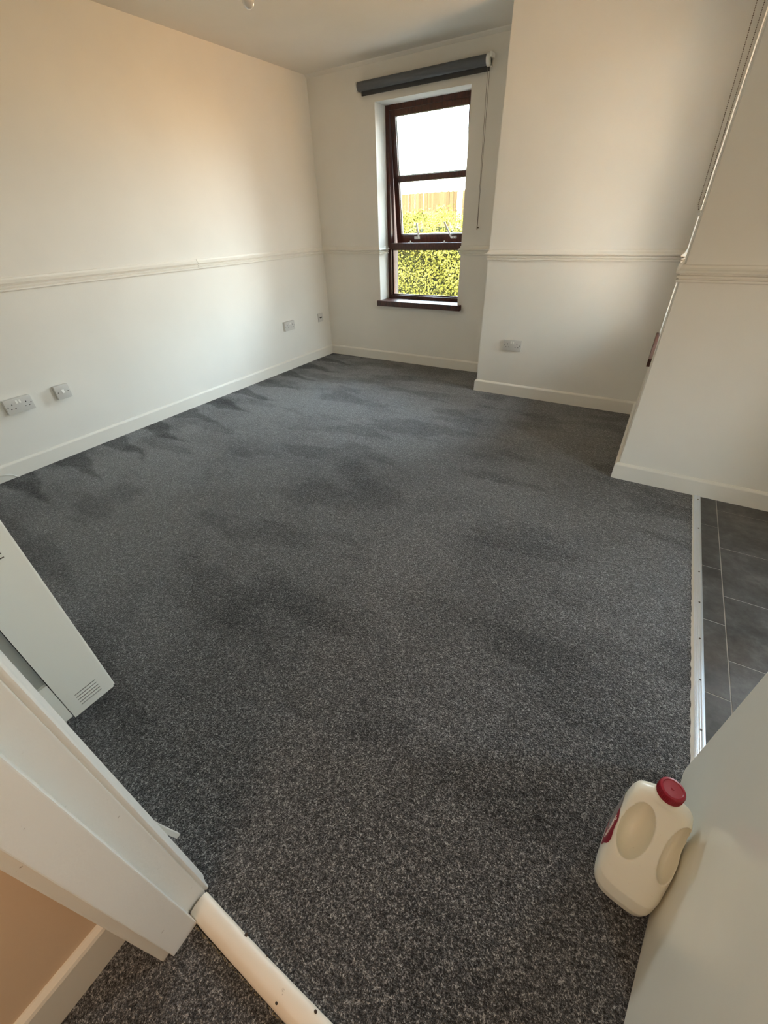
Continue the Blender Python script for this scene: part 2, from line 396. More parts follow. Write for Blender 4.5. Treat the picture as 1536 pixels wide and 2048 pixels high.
# aluminium floor strip between carpet and vinyl
st = empty('floor_strip', (3.70, -2.8, 0)); tag(st, 'silver metal edging strip between grey carpet and vinyl tiles', 'floor trim')
SP = [(3.6865, 0.0), (3.6865, 0.0045), (3.690, 0.0058), (3.692, 0.0046), (3.695, 0.0058), (3.698, 0.0048), (3.701, 0.0060), (3.704, 0.0048), (3.707, 0.0058), (3.711, 0.005), (3.7165, 0.001), (3.7165, 0.0)]
def barY(pts, y0, y1):
    bm = bmesh.new(); a = [bm.verts.new((x, y0, z)) for x, z in pts]; b = [bm.verts.new((x, y1, z)) for x, z in pts]
    n = len(pts)
    for i in range(n): bm.faces.new((a[i], a[(i + 1) % n], b[(i + 1) % n], b[i]))
    bm.faces.new(a[::-1]); bm.faces.new(b); return bm
def child(o, p):
    o.parent = p; o.matrix_parent_inverse = p.matrix_world.inverted() if False else Matrix.Translation(-Vector(p.location)); return o
child(obj('ribbed_bar', barY(SP, -4.085, -1.616), M_alu), st)
bm = bmesh.new(); pv = None
yy = -4.085; va = []
while yy < -1.612:
    va.append((yy, 3.6785 + random.uniform(-0.0016, 0.0012))); yy += 0.012
for (y0, xa), (y1, xb) in zip(va, va[1:]):
    q = [bm.verts.new(p) for p in ((xa, y0, 0.0008), (3.6875, y0, 0.0035), (3.6875, y1, 0.0035), (xb, y1, 0.0008))]; bm.faces.new(q)
M_edge = newmat('pale_gripper_edge', (0.86, 0.87, 0.86), 0.35, 0.7)
child(obj('carpet_flange', bm, M_edge, label='pale crinkled flange against the carpet'), st)
for y in (-2.30, -2.50, -2.70, -2.89, -3.08, -1.95, -1.66, -3.4, -3.8):
    bm = bmesh.new(); cyl(bm, (3.7035, y, 0.0048), (3.7035, y, 0.0068), 0.0032, 10); child(obj('screw', bm, M_screw), st)

# ------------------------------------------------------------------ window 1 (back wall, top-hung sash pushed open)
def frame_bm(x0, x1, z0, z1, y0, y1, t, tb=None, tt=None, bev=0.003):
    bm = bmesh.new(); tb = tb or t; tt = tt or t
    box(bm, x0, x0 + t, y0, y1, z0, z1, bev); box(bm, x1 - t, x1, y0, y1, z0, z1, bev)
    box(bm, x0 + t - .002, x1 - t + .002, y0, y1, z0, z0 + tb, bev); box(bm, x0 + t - .002, x1 - t + .002, y0, y1, z1 - tt, z1, bev)
    return bm
w1 = empty('window_1', (1.136, 0.0, 0.6)); struct(w1)
fy0, fy1 = 0.170, 0.245
child(obj('window_frame', frame_bm(wx0, wx1, wz0, wz1, fy0, fy1, 0.036, 0.032, 0.036), M_mah), w1)
child(obj('transom', B((wx0 + 0.03, wx1 - 0.03, fy0 - 0.004, fy1, 1.042, 1.096), bev=0.003), M_mah), w1)
child(obj('glazing_bead', frame_bm(wx0 + 0.036, wx1 - 0.036, wz0 + 0.032, 1.043, fy0 + 0.03, fy0 + 0.045, 0.010), M_mah), w1)
gl = child(obj('pane', B((wx0 + 0.04, wx1 - 0.04, 0.210, 0.214, wz0 + 0.035, 1.045)), M_glass), w1)
child(obj('window_sill', B((0.683, 1.608, -0.040, 0.171, 0.553, 0.603), bev=0.004), M_mah, label='dark glossy wooden sill board'), w1)
sash = empty('sash', (0, 0.0, 0)); sash.parent = w1
hz_ = 2.060; th_ = math.radians(6.6)
sash.location = Vector((1.136, 0.205, hz_)) - Vector(w1.location); sash.rotation_euler = (th_, 0, 0)
# local: x across, z down from the hinge line
sx0, sx1, sz0 = 0.744 - 1.136, 1.530 - 1.136, 1.100 - hz_
Ls = -0.984
def sobj(n, bm, m, **kw): return obj(n, bm, m, sash, **kw)
sash_obj = sobj('sash_frame', frame_bm(sx0, sx1, Ls, 0.012, -0.022, 0.024, 0.052, 0.080, 0.045), M_mah)
sobj('glazing_bar', B((sx0 + 0.05, sx1 - 0.05, -0.018, 0.02, -0.485, -0.443), bev=0.003), M_mah)
M_seal = newmat('pale_glazing_seal', (0.55, 0.58, 0.50), 0.4)
def seal(z0, z1):
    return frame_bm(sx0 + 0.050, sx1 - 0.050, z0, z1, -0.004, 0.012, 0.007, bev=0)
sobj('glazing_seal', seal(-0.444, -0.030), M_seal, label='pale putty line round the glass'); sobj('glazing_seal', seal(Ls + 0.079, -0.484), M_seal)
sobj('pane', B((sx0 + 0.048, sx1 - 0.048, 0.003, 0.006, -0.444, -0.032)), M_glass)
sobj('pane', B((sx0 + 0.048, sx1 - 0.048, 0.003, 0.006, Ls + 0.076, -0.484)), M_glass)
# white stays on the sash bottom rail and their pegs on the transom
for xs, lean, plate in ((0.998 - 1.136, -0.012, -1), (1.345 - 1.136, -0.065, 1)):
    bm = bmesh.new()
    zb = Ls + 0.055
    box(bm, xs - 0.03 + plate * 0.022, xs + 0.03 + plate * 0.022, -0.028, -0.022, zb - 0.010, zb + 0.010, 0.001)
    a = Vector((xs, -0.034, zb)); b2 = Vector((xs + lean, -0.05, zb + 0.125)); d = (b2 - a).normalized(); nx = Vector((0.0085, 0, 0))
    for s0, s1 in ((a, b2),):
        q = [bm.verts.new(p) for p in (s0 - nx, s0 + nx, s1 + nx, s1 - nx)]; q2 = [bm.verts.new(v.co + Vector((0, 0.004, 0))) for v in q]
        bm.faces.new(q); bm.faces.new(q2[::-1])
        for i in range(4): bm.faces.new((q[i], q2[i], q2[(i + 1) % 4], q[(i + 1) % 4]))
    sy = sobj('window_stay', bm, M_rock, label='white metal casement stay')
    for dx in (-0.012, 0.012):
        bm = bmesh.new(); cyl(bm, (xs + plate * 0.022 + dx + plate * .01, -0.0295, zb), (xs + plate * 0.022 + dx + plate * .01, -0.0278, zb), 0.0035, 8)
        o = obj('screw', bm, M_screw, sash)
for xp in (0.955, 1.318):
    bm = bmesh.new(); box(bm, xp - 0.026, xp + 0.026, 0.178, 0.196, 1.096, 1.100, 0.001); cyl(bm, (xp, 0.187, 1.099), (xp, 0.187, 1.114), 0.0055, 10)
    child(obj('stay_peg', bm, M_rock, label='white peg screwed to the transom'), w1)

# window 2 (right wall, seen edge on)
w2 = empty('window_2', (3.285, -0.95, 0.6)); struct(w2)
def frame_x(y0, y1, z0, z1, x0, x1, t):
    bm = bmesh.new()
    box(bm, x0, x1, y0, y0 + t, z0, z1, .003); box(bm, x0, x1, y1 - t, y1, z0, z1, .003); box(bm, x0, x1, y0 + t, y1 - t, z0, z0 + t, .003); box(bm, x0, x1, y0 + t, y1 - t, z1 - t, z1, .003)
    return bm
child(obj('window_frame', frame_x(ry0, ry1, wz0, wz1, 3.455, 3.525, 0.045), M_mah), w2)
child(obj('transom', B((3.455, 3.525, ry0 + .04, ry1 - .04, 1.042, 1.096), bev=0.003), M_mah), w2)
child(obj('window_sill', B((3.268, 3.456, ry0 - 0.035, ry1 + 0.035, 0.560, 0.603), bev=0.003), M_mah, label='dark glossy wooden sill board'), w2)
child(obj('pane', B((3.49, 3.494, ry0 + .04, ry1 - .04, wz0 + .04, 1.045)), M_glass), w2)
child(obj('pane', B((3.49, 3.494, ry0 + .04, ry1 - .04, 1.092, wz1 - .04)), M_glass), w2)
# window 3 (kitchen)
w3 = empty('window_3', (4.30, -1.45, 1.0)); struct(w3)
bm = frame_bm(3.98, 4.62, 0.88, 2.1, -1.45, -1.38, 0.045)
child(obj('window_frame', bm, M_mah), w3)
child(obj('pane', B((4.02, 4.58, -1.416, -1.412, 0.92, 2.06)), M_glass), w3)
child(obj('window_sill', B((3.98, 4.62, -1.60, -1.45, 0.84, 0.88), bev=.003), M_mah), w3)
w4 = empty('added_window_4', (4.95, -2.6, 0.1)); struct(w4)  # unseen side window, added and sized to bring light onto heater and near floor
child(obj('window_frame', frame_x(-2.75, -2.45, 0.1, 1.25, 4.95, 5.01, 0.025), M_mah), w4)
child(obj('pane', B((4.98, 4.984, -2.73, -2.47, 0.12, 1.23)), M_glass), w4)
child(obj('window_sill', B((4.85, 4.95, -2.75, -2.45, 0.06, 0.1), bev=.003), M_mah), w4)

# ------------------------------------------------------------------ roller blinds
rb = empty('roller_blind', (1.14, -0.06, 2.2)); tag(rb, 'grey roller blind rolled up on wall above window with brown frame', 'blind', 'roller blinds')
bm = bmesh.new(); cyl(bm, (0.585, -0.055, 2.196), (1.700, -0.055, 2.196), 0.030, 32)
child(obj('fabric_roll', bm, M_blind, smooth=True), rb)
child(obj('bottom_bar', B((0.600, 1.712, -0.036, -0.024, 2.142, 2.172), bev=0.002), M_blind2, label='darker hem bar hanging below the roll'), rb)
for x0, x1, r in ((0.570, 0.585, .033), (1.700, 1.722, .036)):
    bm = bmesh.new(); cyl(bm, (x0, -0.055, 2.196), (x1, -0.055, 2.196), r, 24); box(bm, x0, x0 + 0.008 if x0 < 1 else x1, -0.055, 0.0, 2.166, 2.226, 0.001)
    if x0 > 1: box(bm, x1 - .001, x1 + 0.012, -0.075, -0.0, 2.205, 2.232, .002)
    child(obj('bracket', bm, M_rock if x0 > 1 else M_plast, label='white plastic end bracket'), rb)
bm = bmesh.new()
for dx0, dx1, z0 in ((-0.006, 0.000, 1.225), (0.010, 0.003, 1.225)):
    tube(bm, [(1.712 + dx0 + (dx1 - dx0) * t, -0.055 + 0.03 * t, 2.17 + (z0 - 2.17) * t) for t in [i / 12 for i in range(13)]], 0.0018, 6)
child(obj('pull_cord', bm, M_cord), rb)
bm = bmesh.new(); cyl(bm, (1.7125, -0.026, 1.195), (1.7125, -0.026, 1.228), 0.004, 8, 0.0025); box(bm, 1.708, 1.718, -0.022, 0, 1.205, 1.213)
child(obj('cord_anchor', bm, M_chain), rb)

rb2 = empty('roller_blind', (3.24, -1.0, 2.2)); tag(rb2, 'roller blind of right wall window, its looped metal bead chain hanging past the wall corner', 'blind', 'roller blinds')
bm = bmesh.new(); cyl(bm, (3.235, -1.40, 2.215), (3.235, -0.56, 2.215), 0.028, 24); child(obj('fabric_roll', bm, M_blind, smooth=True), rb2)
child(obj('bracket', B((3.232, 3.285, -1.41, -1.40, 2.18, 2.25)), M_rock), rb2)
bm = bmesh.new(); yc = -1.385
Lp = []
A0 = Vector((3.2215, yc, 2.215)); A1 = Vector((3.2650, yc, 1.292)); B0 = Vector((3.2565, yc, 2.215)); B1 = Vector((3.2785, yc, 1.285))
for i in range(150): Lp.append(A0.lerp(A1, i / 150) + Vector((0.004 * math.sin(i / 150 * PI), 0, 0)))
for i in range(5): Lp.append(A1.lerp(Vector((3.273, yc, 1.272)), math.sin(i / 5 * PI / 2)))
for i in range(150): Lp.append(B1.lerp(B0, i / 150))
for p in Lp:
    sphere(bm, p, 0.0021, 1)
tube(bm, [Lp[i] for i in range(0, 150, 10)], 0.0006, 4); tube(bm, [Lp[i] for i in range(155, 305, 10)], 0.0006, 4)
o = child(obj('bead_chain', bm, M_chain, smooth=True), rb2); o['kind'] = 'stuff'
bm = bmesh.new(); box(bm, 3.2705, 3.286, yc - 0.004, yc + 0.004, 1.250, 1.272, 0.002); cyl(bm, (3.276, yc - 0.008, 1.245), (3.276, yc + 0.008, 1.245), 0.004, 8)
child(obj('chain_hook', bm, M_rock, label='white chain hook screwed to the wall'), rb2)

# ------------------------------------------------------------------ sockets and switches
def holes(bm, cx, cz, w, h): box(bm, cx - w / 2, cx + w / 2, -0.0125, -0.0112, cz - h / 2, cz + h / 2)
def plate_thing(name, w, h, depth, loc, rotz, label, cat, kind, group=None):
    """local frame: plate faces -y, x to its right, z up, wall at y=0"""
    t = empty(name, loc, (0, 0, rotz)); tag(t, label, cat, group)
    D = depth
    if D > 0.012:
        bm = B((-w / 2 + .001, w / 2 - .001, -D + 0.008, 0, -h / 2 + .001, h / 2 - .001), bev=0.002); obj('back_box', bm, M_plast, t)
    bm = B((-w / 2, w / 2, -D, -D + 0.0085, -h / 2, h / 2), bev=0.003); obj('face_plate', bm, M_plast, t, smooth=True)
    def hole(cx, cz, ww, hh):
        bm = B((cx - ww / 2, cx + ww / 2, -D - 0.0004, -D + 0.001, cz - hh / 2, cz + hh / 2)); obj('pin_hole', bm, M_black, t)
    def screw(cx, cz, m=M_screw):
        bm = bmesh.new(); cyl(bm, (cx, -D - 0.0006, cz), (cx, -D + 0.001, cz), 0.0033, 12); obj('screw', bm, m, t)
    def rocker(cx, cz, ww=0.010, hh=0.019):
        bm = bmesh.new(); vs = [bm.verts.new(p) for p in ((cx - ww / 2, -D, cz - hh / 2), (cx + ww / 2, -D, cz - hh / 2), (cx + ww / 2, -D, cz + hh / 2), (cx - ww / 2, -D, cz + hh / 2),
                (cx - ww / 2, -D - 0.0052, cz - hh / 2), (cx + ww / 2, -D - 0.0052, cz - hh / 2), (cx + ww / 2, -D - 0.0012, cz + hh / 2), (cx - ww / 2, -D - 0.0012, cz + hh / 2))]
        for f in ((0, 1, 2, 3), (4, 5, 6, 7), (0, 1, 5, 4), (1, 2, 6, 5), (2, 3, 7, 6), (3, 0, 4, 7)): bm.faces.new([vs[i] for i in f])
        obj('rocker_switch', bm, M_rock, t)
    if kind == 'double':
        for s in (-1, 1):
            c = s * 0.038
            hole(c, 0.010, 0.0042, 0.0085); hole(c - 0.011, -0.014, 0.0065, 0.0042); hole(c + 0.011, -0.014, 0.0065, 0.0042)
            rocker(s * 0.0085, 0.022); screw(s * 0.0625, 0.0)
    elif kind == 'switch':
        rocker(0, 0.004, 0.015, 0.021); screw(-0.030, 0); screw(0.030, 0)
    elif kind == 'aerial':
        for cx in (-0.011, 0.011):
            bm = bmesh.new(); cyl(bm, (cx, -D - 0.003, 0.0), (cx, -D + .001, 0), 0.0068, 16); obj('aerial_port', bm, M_black, t, smooth=True)
        screw(-0.030, 0, M_plast); screw(0.030, 0, M_plast)
    return t
RL = PI / 2     # local -y -> +x  (left wall plates)
plate_thing('double_socket', 0.147, 0.087, 0.030, (0.0, -3.168, 0.415), RL, 'white double wall socket at left edge of photo, beside the single switch', 'socket', 'double', 'double wall sockets')
plate_thing('wall_switch', 0.087, 0.087, 0.030, (0.0, -2.912, 0.418), RL, 'white single rocker switch low on left wall, just right of a double socket', 'switch', 'switch')
plate_thing('double_socket', 0.147, 0.087, 0.028, (0.0, -0.697, 0.427), RL, 'white double wall socket on left wall near the far corner', 'socket', 'double', 'double wall sockets')
plate_thing('aerial_socket', 0.080, 0.087, 0.009, (0.0, -0.168, 0.418), RL, 'small square aerial outlet with two black ports, close to the far corner', 'socket', 'aerial')
plate_thing('double_socket', 0.147, 0.084, 0.012, (2.288, -0.515, 0.413), 0, 'white double wall socket on boxed-out wall right of the window', 'socket', 'double', 'double wall sockets')

# ------------------------------------------------------------------ storage heater on the front wall
ht = empty('storage_heater', (1.70, -4.0, 0.08)); tag(ht, 'white wall-mounted storage heater with vent slots low on its end, left of doorway', 'heater')
hx1 = 2.092
bm = bmesh.new(); box(bm, 1.36, hx1 - 0.003, -4.022, -3.908, 0.088, 0.742); child(obj('inner_case', bm, M_black), ht)
bm = bmesh.new(); box(bm, 1.35, hx1 - 0.010, -3.9055, -3.9035, 0.080, 0.750); box(bm, 1.35, hx1, -4.026, -3.9035, 0.748, 0.752, .001); box(bm, 1.35, 1.353, -4.026, -3.9035, 0.08, 0.75); box(bm, 1.35, hx1 - .006, -4.026, -3.9035, 0.080, 0.082)
child(obj('front_casing', bm, M_heat), ht)
bm = bmesh.new(); xs0 = hx1 - 0.0022
ya, yb = -3.998, -3.938
box(bm, xs0, hx1, -4.028, ya, 0.080, 0.750); box(bm, xs0, hx1, yb, -3.909, 0.080, 0.750)
zs = [0.1065 + 0.0118 * i for i in range(5)]; zt = [0.650 + 0.0118 * i for i in range(5)]
edges_ = [0.080]
for z in zs + zt: edges_ += [z - 0.0016, z + 0.0016]
edges_.append(0.750)
for a, b in zip(edges_[0::2], edges_[1::2]): box(bm, xs0, hx1, ya, yb, a, b)
# rolled front edge
va = []
for i in range(7):
    a = i / 6 * PI / 2; va.append((hx1 - 0.008 + 0.008 * math.cos(a), -3.909 + 0.0065 * math.sin(a)))
va = va + [(hx1 - 0.012, -3.9025), (hx1 - 0.012, -3.909)]
def prism_into(bm, pts, z0, z1):
    a = [bm.verts.new((x, y, z0)) for x, y in pts]; b = [bm.verts.new((x, y, z1)) for x, y in pts]; n = len(pts)
    for i in range(n): bm.faces.new((a[i], a[(i + 1) % n], b[(i + 1) % n], b[i]))
    bm.faces.new(a[::-1]); bm.faces.new(b)
prism_into(bm, va, 0.086, 0.75)
child(obj('end_panel', bm, M_heat, smooth=True, label='flat white end panel with slots'), ht)
child(obj('back_panel', B((1.36, hx1 - 0.014, -4.089, -4.029, 0.245, 0.74)), M_heat2, label='recessed grey rear section'), ht)
child(obj('rear_foot', B((1.36, hx1 - 0.003, -4.089, -4.030, 0.088, 0.246), (1.36, hx1 - .003, -4.089, -4.050, 0.080, 0.090)), M_heat, label='pale lower rear section'), ht)
bm = bmesh.new(); cyl(bm, (hx1 - 0.015, -4.052, 0.272), (hx1 - 0.012, -4.052, 0.272), 0.004, 12); child(obj('screw', bm, M_silver), ht)

# white cable trunking beside the architrave, its foot bowed off the wall
bm = bmesh.new(); N = 16; rg = []
for i in range(N + 1):
    z = 0.045 + (1.3 - 0.045) * (i / N) ** 1.8
    off = 0.026 * max(0, 1 - (z - 0.045) / 0.22) ** 1.5
    y1_ = -4.076 + off
    rg.append([bm.verts.new(p) for p in ((2.589, y1_, z), (2.600, y1_, z), (2.600, y1_ - 0.010, z), (2.589, y1_ - 0.010, z),)])
for a, b in zip(rg, rg[1:]):
    for j in range(4): bm.faces.new((a[j], a[(j + 1) % 4], b[(j + 1) % 4], b[j]))
bm.faces.new(rg[-1])
tr = empty('cable_trunking', (2.594, -4.08, 0.045)); tag(tr, 'white plastic cable trunking beside door frame, bottom end open and bowed out', 'trunking')
o = child(obj('trunking_body', bm, M_rock), tr)
md = o.modifiers.new('s', 'SOLIDIFY'); md.thickness = 0.0014; md.offset = -1

# stub of white aerial cable at the skirting, far left
bm = bmesh.new(); P0 = [(0.012, -3.46, 0.050), (0.030, -3.45, 0.052), (0.040, -3.425, 0.050), (0.036, -3.402, 0.040), (0.030, -3.388, 0.026), (0.030, -3.375, 0.012), (0.033, -3.36, 0.004)]
pts = []
for a, b, c, d in zip([P0[0]] + P0[:-2], P0[:-1], P0[1:], P0[2:] + [P0[-1]]):
    for i in range(5):
        t = i / 5; a_, b_, c_, d_ = map(Vector, (a, b, c, d))
        pts.append(0.5 * ((2 * b_) + (c_ - a_) * t + (2 * a_ - 5 * b_ + 4 * c_ - d_) * t * t + (3 * b_ - a_ - 3 * c_ + d_) * t ** 3))
tube(bm, pts, 0.0035, 10)
tag(obj('aerial_cable', bm, M_rock, smooth=True), 'short white cable stub curling out of the left skirting onto carpet', 'cable')

# ------------------------------------------------------------------ ceiling pendant (only the bulb's tip is in view)
pl = empty('pendant_light', (1.664, -2.381, H)); tag(pl, 'ceiling pendant with a small opal bulb, its tip peeping in at top edge', 'light')
px_, py_ = 1.664, -2.381
bm = bmesh.new(); lathe(bm, [(0, 0), (0.045, 0), (0.045, -0.008), (0.03, -0.022), (0.008, -0.026), (0, -0.026)], 32, (px_, py_, H)); child(obj('ceiling_rose', bm, M_rock, smooth=True), pl)
bm = bmesh.new(); cyl(bm, (px_, py_, 2.05), (px_, py_, H - 0.02), 0.003, 8); child(obj('cord', bm, M_rock), pl)
bm = bmesh.new(); lathe(bm, [(0, 0.06), (0.012, 0.058), (0.016, 0.03), (0.018, 0), (0.014, 0)], 24, (px_, py_, 1.995)); child(obj('lamp_holder', bm, M_rock, smooth=True), pl)
bm = bmesh.new(); lathe(bm, [(0.013, 0.075), (0.014, 0.06), (0.018, 0.048), (0.022, 0.036), (0.0225, 0.028), (0.021, 0.016), (0.016, 0.006), (0.008, 0.001), (0, 0)], 32, (px_, py_, 1.921))
M_bulb = newmat('opal_bulb', (0.82, 0.78, 0.72), 0.08, coat=0.5)
child(obj('bulb', bm, M_bulb, smooth=True), pl)

# ------------------------------------------------------------------ open door leaf
hin = Vector((3.529, -4.080, 0)); far = Vector((3.6605, -3.238, 0)); dv = (far - hin); DL = dv.length; ang = math.atan2(dv.y, dv.x)
dr = empty('door_1', hin, (0, 0, ang)); struct(dr)
# local: x along leaf, +y faces the room's left (visible face), thickness to -y
bm = bmesh.new()
r = 0.016; pts = [(0.0, 0.008)]
for i in range(6):
    a = -PI / 2 + i / 5 * PI / 2; pts.append((DL - r + r * math.cos(a), 0.008 + r + r * math.sin(a)))
pts += [(DL, 1.98), (0.0, 1.98)]
a = [bm.verts.new((x, 0.0, z)) for x, z in pts]; b = [bm.verts.new((x, -0.038, z)) for x, z in pts]; n = len(pts)
for i in range(n): bm.faces.new((a[i], a[(i + 1) % n], b[(i + 1) % n], b[i]))
fa = bm.faces.new(a[::-1]); fb = bm.faces.new(b)
bmesh.ops.bevel(bm, geom=list(fa.edges) + list(fb.edges), offset=0.0018, segments=2, affect='EDGES')
obj('door_leaf', bm, M_door, dr)
bm = bmesh.new(); cyl(bm, (DL - 0.06, 0.0, 0.98), (DL - 0.06, 0.008, 0.98), 0.025, 24); cyl(bm, (DL - 0.06, 0.0, 0.98), (DL - 0.06, 0.045, 0.98), 0.008, 12); tube(bm, [(DL - 0.06, 0.045, 0.98), (DL - 0.10, 0.048, 0.98), (DL - 0.17, 0.046, 0.98)], 0.008, 10)
obj('door_handle', bm, M_silver, dr, smooth=True)
for z in (0.25, 1.75):
    bm = bmesh.new(); cyl(bm, (0.0, 0.004, z - .04), (0, 0.004, z + .04), 0.005, 10); obj('hinge', bm, M_silver, dr)

# ------------------------------------------------------------------ milk jug door stop
JX, JY, JYAW = 3.549, -3.547, -0.148
SHX, SHY = -0.027, 0.007          # the jug leans a little
M_milk = newmat('milk_plastic', (0.86, 0.84, 0.74), 0.28, spec=0.5)
bsdf(M_milk).inputs['Subsurface Weight'].default_value = 0.12; bsdf(M_milk).inputs['Subsurface Radius'].default_value = (0.03, 0.025, 0.015); bsdf(M_milk).inputs['Subsurface Scale'].default_value = 0.4
n_ = noise(M_milk, 90, 4, 0.8, objco(M_milk)); r_ = ramp(M_milk, n_.outputs[0], [(0.66, (0.86, 0.84, 0.74)), (0.74, (0.70, 0.65, 0.54))]); lk(M_milk, r_.outputs[0], bsdf(M_milk).inputs['Base Color'])
jug = empty('milk_jug', (JX, JY, 0.0), (0, 0, JYAW)); tag(jug, 'cream plastic milk jug with red cap standing on carpet as a doorstop', 'jug')
# z, half width, front y, back y, squareness
JP = [(0.0, .046, -.073, .072, .55), (.006, .053, -.082, .082, .55), (.020, .0585, -.091, .089, .55), (.045, .0615, -.094, .092, .55), (.080, .0625, -.088, .092, .55), (.105, .0625, -.073, .092, .55),
      (.135, .0622, -.052, .091, .53), (.165, .0615, -.030, .090, .52), (.200, .0600, -.002, .088, .50), (.225, .0570, .018, .088, .50), (.240, .0530, .031, .0875, .55), (.249, .0470, .038, .087, .65), (.256, .036, .041, .0865, .85), (.262, .028, .041, .088, 1.0)]
JP = [(z * 1.007, a * 1.023, f * .924, b * .924, e_) for z, a, f, b, e_ in JP]
def jp(z):
    for p0, p1 in zip(JP, JP[1:]):
        if p0[0] <= z <= p1[0]:
            t = (z - p0[0]) / (p1[0] - p0[0]); return [a + (b - a) * t for a, b in zip(p0[1:], p1[1:])]
    return list(JP[-1][1:])
cs_, sn_ = math.cos(-JYAW), math.sin(-JYAW)
def shear(x, y, z):
    sx_ = SHX * cs_ - SHY * sn_; sy_ = SHX * sn_ + SHY * cs_
    return Vector((x + sx_ * z, y + sy_ * z, z))
def jpt(t, z):
    a, yf, yb, e_ = jp(z); c, sn = math.cos(t), math.sin(t)
    return shear(math.copysign(abs(c) ** e_, c) * a, (yf + yb) / 2 + math.copysign(abs(sn) ** e_, sn) * (yb - yf) / 2, z)
bm = bmesh.new(); SEG = 72; rings = []; zfs = []
for p0, p1 in zip(JP, JP[1:]):
    for q in range(3): zfs.append(p0[0] + (p1[0] - p0[0]) * q / 3)
zfs.append(JP[-1][0])
for z in zfs: rings.append([bm.verts.new(jpt(2 * PI * k_ / SEG, z)) for k_ in range(SEG)])
prev = rings[-1]
for rr, zz in ((0.0225, 0.268), (0.0225, 0.290)):
    rings.append([bm.verts.new(shear(rr * math.cos(2 * PI * k_ / SEG), 0.0620 + rr * math.sin(2 * PI * k_ / SEG), zz)) for k_ in range(SEG)])
for a, b in zip(rings, rings[1:]):
    for k_ in range(SEG): bm.faces.new((a[k_], a[(k_ + 1) % SEG], b[(k_ + 1) % SEG], b[k_]))
bm.faces.new(rings[0][::-1]); bm.faces.new(rings[-1])
body = obj('jug_body', bm, M_milk, None)
cuts = []
MID = Vector((0, -0.006, 0.192)); INW = Vector((0, 0.80, -0.60))
for cx_, dep, rad in ((-0.0250, 0.010, (0.0290, 0.058, 0.067)), (0.0470, 0.008, (0.0205, 0.055, 0.068))):
    bm = bmesh.new(); c = MID + INW * dep + Vector((cx_, 0, 0)); c = shear(*c)
    bmesh.ops.create_icosphere(bm, subdivisions=4, radius=1, matrix=Matrix.Translation(c) @ Matrix.Rotation(math.radians(-36), 4, 'X') @ Matrix.Diagonal((*rad, 1)))
    o = obj('cutter', bm, None); cuts.append(o)
    md = body.modifiers.new('b', 'BOOLEAN'); md.operation = 'DIFFERENCE'; md.object = o; md.solver = 'EXACT'
md = body.modifiers.new('r', 'REMESH'); md.mode = 'VOXEL'; md.voxel_size = 0.0021; md.use_smooth_shade = True
md = body.modifiers.new('s', 'SMOOTH'); md.factor = 0.5; md.iterations = 4
bpy.context.view_layer.update()
dg = bpy.context.evaluated_depsgraph_get()
me = bpy.data.meshes.new_from_object(body.evaluated_get(dg)); body.modifiers.clear(); body.data = me
if not me.materials: me.materials.append(M_milk)
for p in me.polygons: p.use_smooth = True
for o in cuts: bpy.data.objects.remove(o, do_unlink=True)
body.parent = jug
M_cap = newmat('red_cap', (0.30, 0.008, 0.026), 0.36)
bm = bmesh.new(); cc = shear(0, 0.0620, 0.2765)
lathe(bm, [(0.021, 0), (0.0238, 0.0), (0.0240, 0.019), (0.0228, 0.0215), (0.0190, 0.0222), (0.0175, 0.0208), (0.003, 0.0204), (0.0022, 0.0214), (0, 0.0216)], 48, cc)
for k_ in range(48):
    a = 2 * PI * k_ / 48; box(bm, cc.x + 0.0242 * math.cos(a) - .0004, cc.x + 0.0242 * math.cos(a) + .0004, cc.y + 0.0242 * math.sin(a) - .0004, cc.y + 0.0242 * math.sin(a) + .0004, cc.z + .002, cc.z + .018)
bmesh.ops.transform(bm, matrix=Matrix.Translation(cc) @ Matrix.Rotation(math.radians(-4), 4, 'X') @ Matrix.Translation(-cc), verts=bm.verts[:])
obj('cap', bm, M_cap, jug, smooth=True, label='dark red screw cap')
M_lab = newmat('label_print', (0.27, 0.015, 0.035), 0.35)
M_grey = newmat('label_grey', (0.30, 0.27, 0.26), 0.35)
M_ink = newmat('label_white', (0.75, 0.68, 0.66), 0.4)
def flank(y, z, grow):
    a, yf, yb, e_ = jp(z); c = (yf + yb) / 2; h = (yb - yf) / 2
    k_ = max(0.0, 1 - min(1, abs((y - c) / h)) ** (2 / e_))
    return shear(-a * k_ ** (e_ / 2) - grow, y, z)
def oval_patch(cy_, cz_, ry_, rz_, grow, m, name, par, lab=None):
    bm = bmesh.new(); N1, N2 = 10, 40; ctr = bm.verts.new(flank(cy_, cz_, grow)); prev = None
    for i in range(1, N1 + 1):
        ring = []
        for j_ in range(N2):
            a = 2 * PI * j_ / N2; f_ = i / N1 * (1 + (0.06 * math.cos(6 * a) if i == N1 else 0))
            ring.append(bm.verts.new(flank(cy_ + ry_ * f_ * math.cos(a) + 0.25 * rz_ * f_ * math.sin(a), cz_ + rz_ * f_ * math.sin(a), grow)))
        for j_ in range(N2):
            if prev is None: bm.faces.new((ctr, ring[j_], ring[(j_ + 1) % N2]))
            else: bm.faces.new((prev[j_], ring[j_], ring[(j_ + 1) % N2], prev[(j_ + 1) % N2]))
        prev = ring
    return obj(name, bm, m, par, smooth=True, label=lab)
lb = oval_patch(0.018, 0.134, 0.048, 0.060, 0.0006, M_lab, 'jug_label', jug, 'dark red printed label with white lettering')
oval_patch(0.036, 0.150, 0.038, 0.050, 0.0010, M_grey, 'label_picture', lb)
bm = bmesh.new()
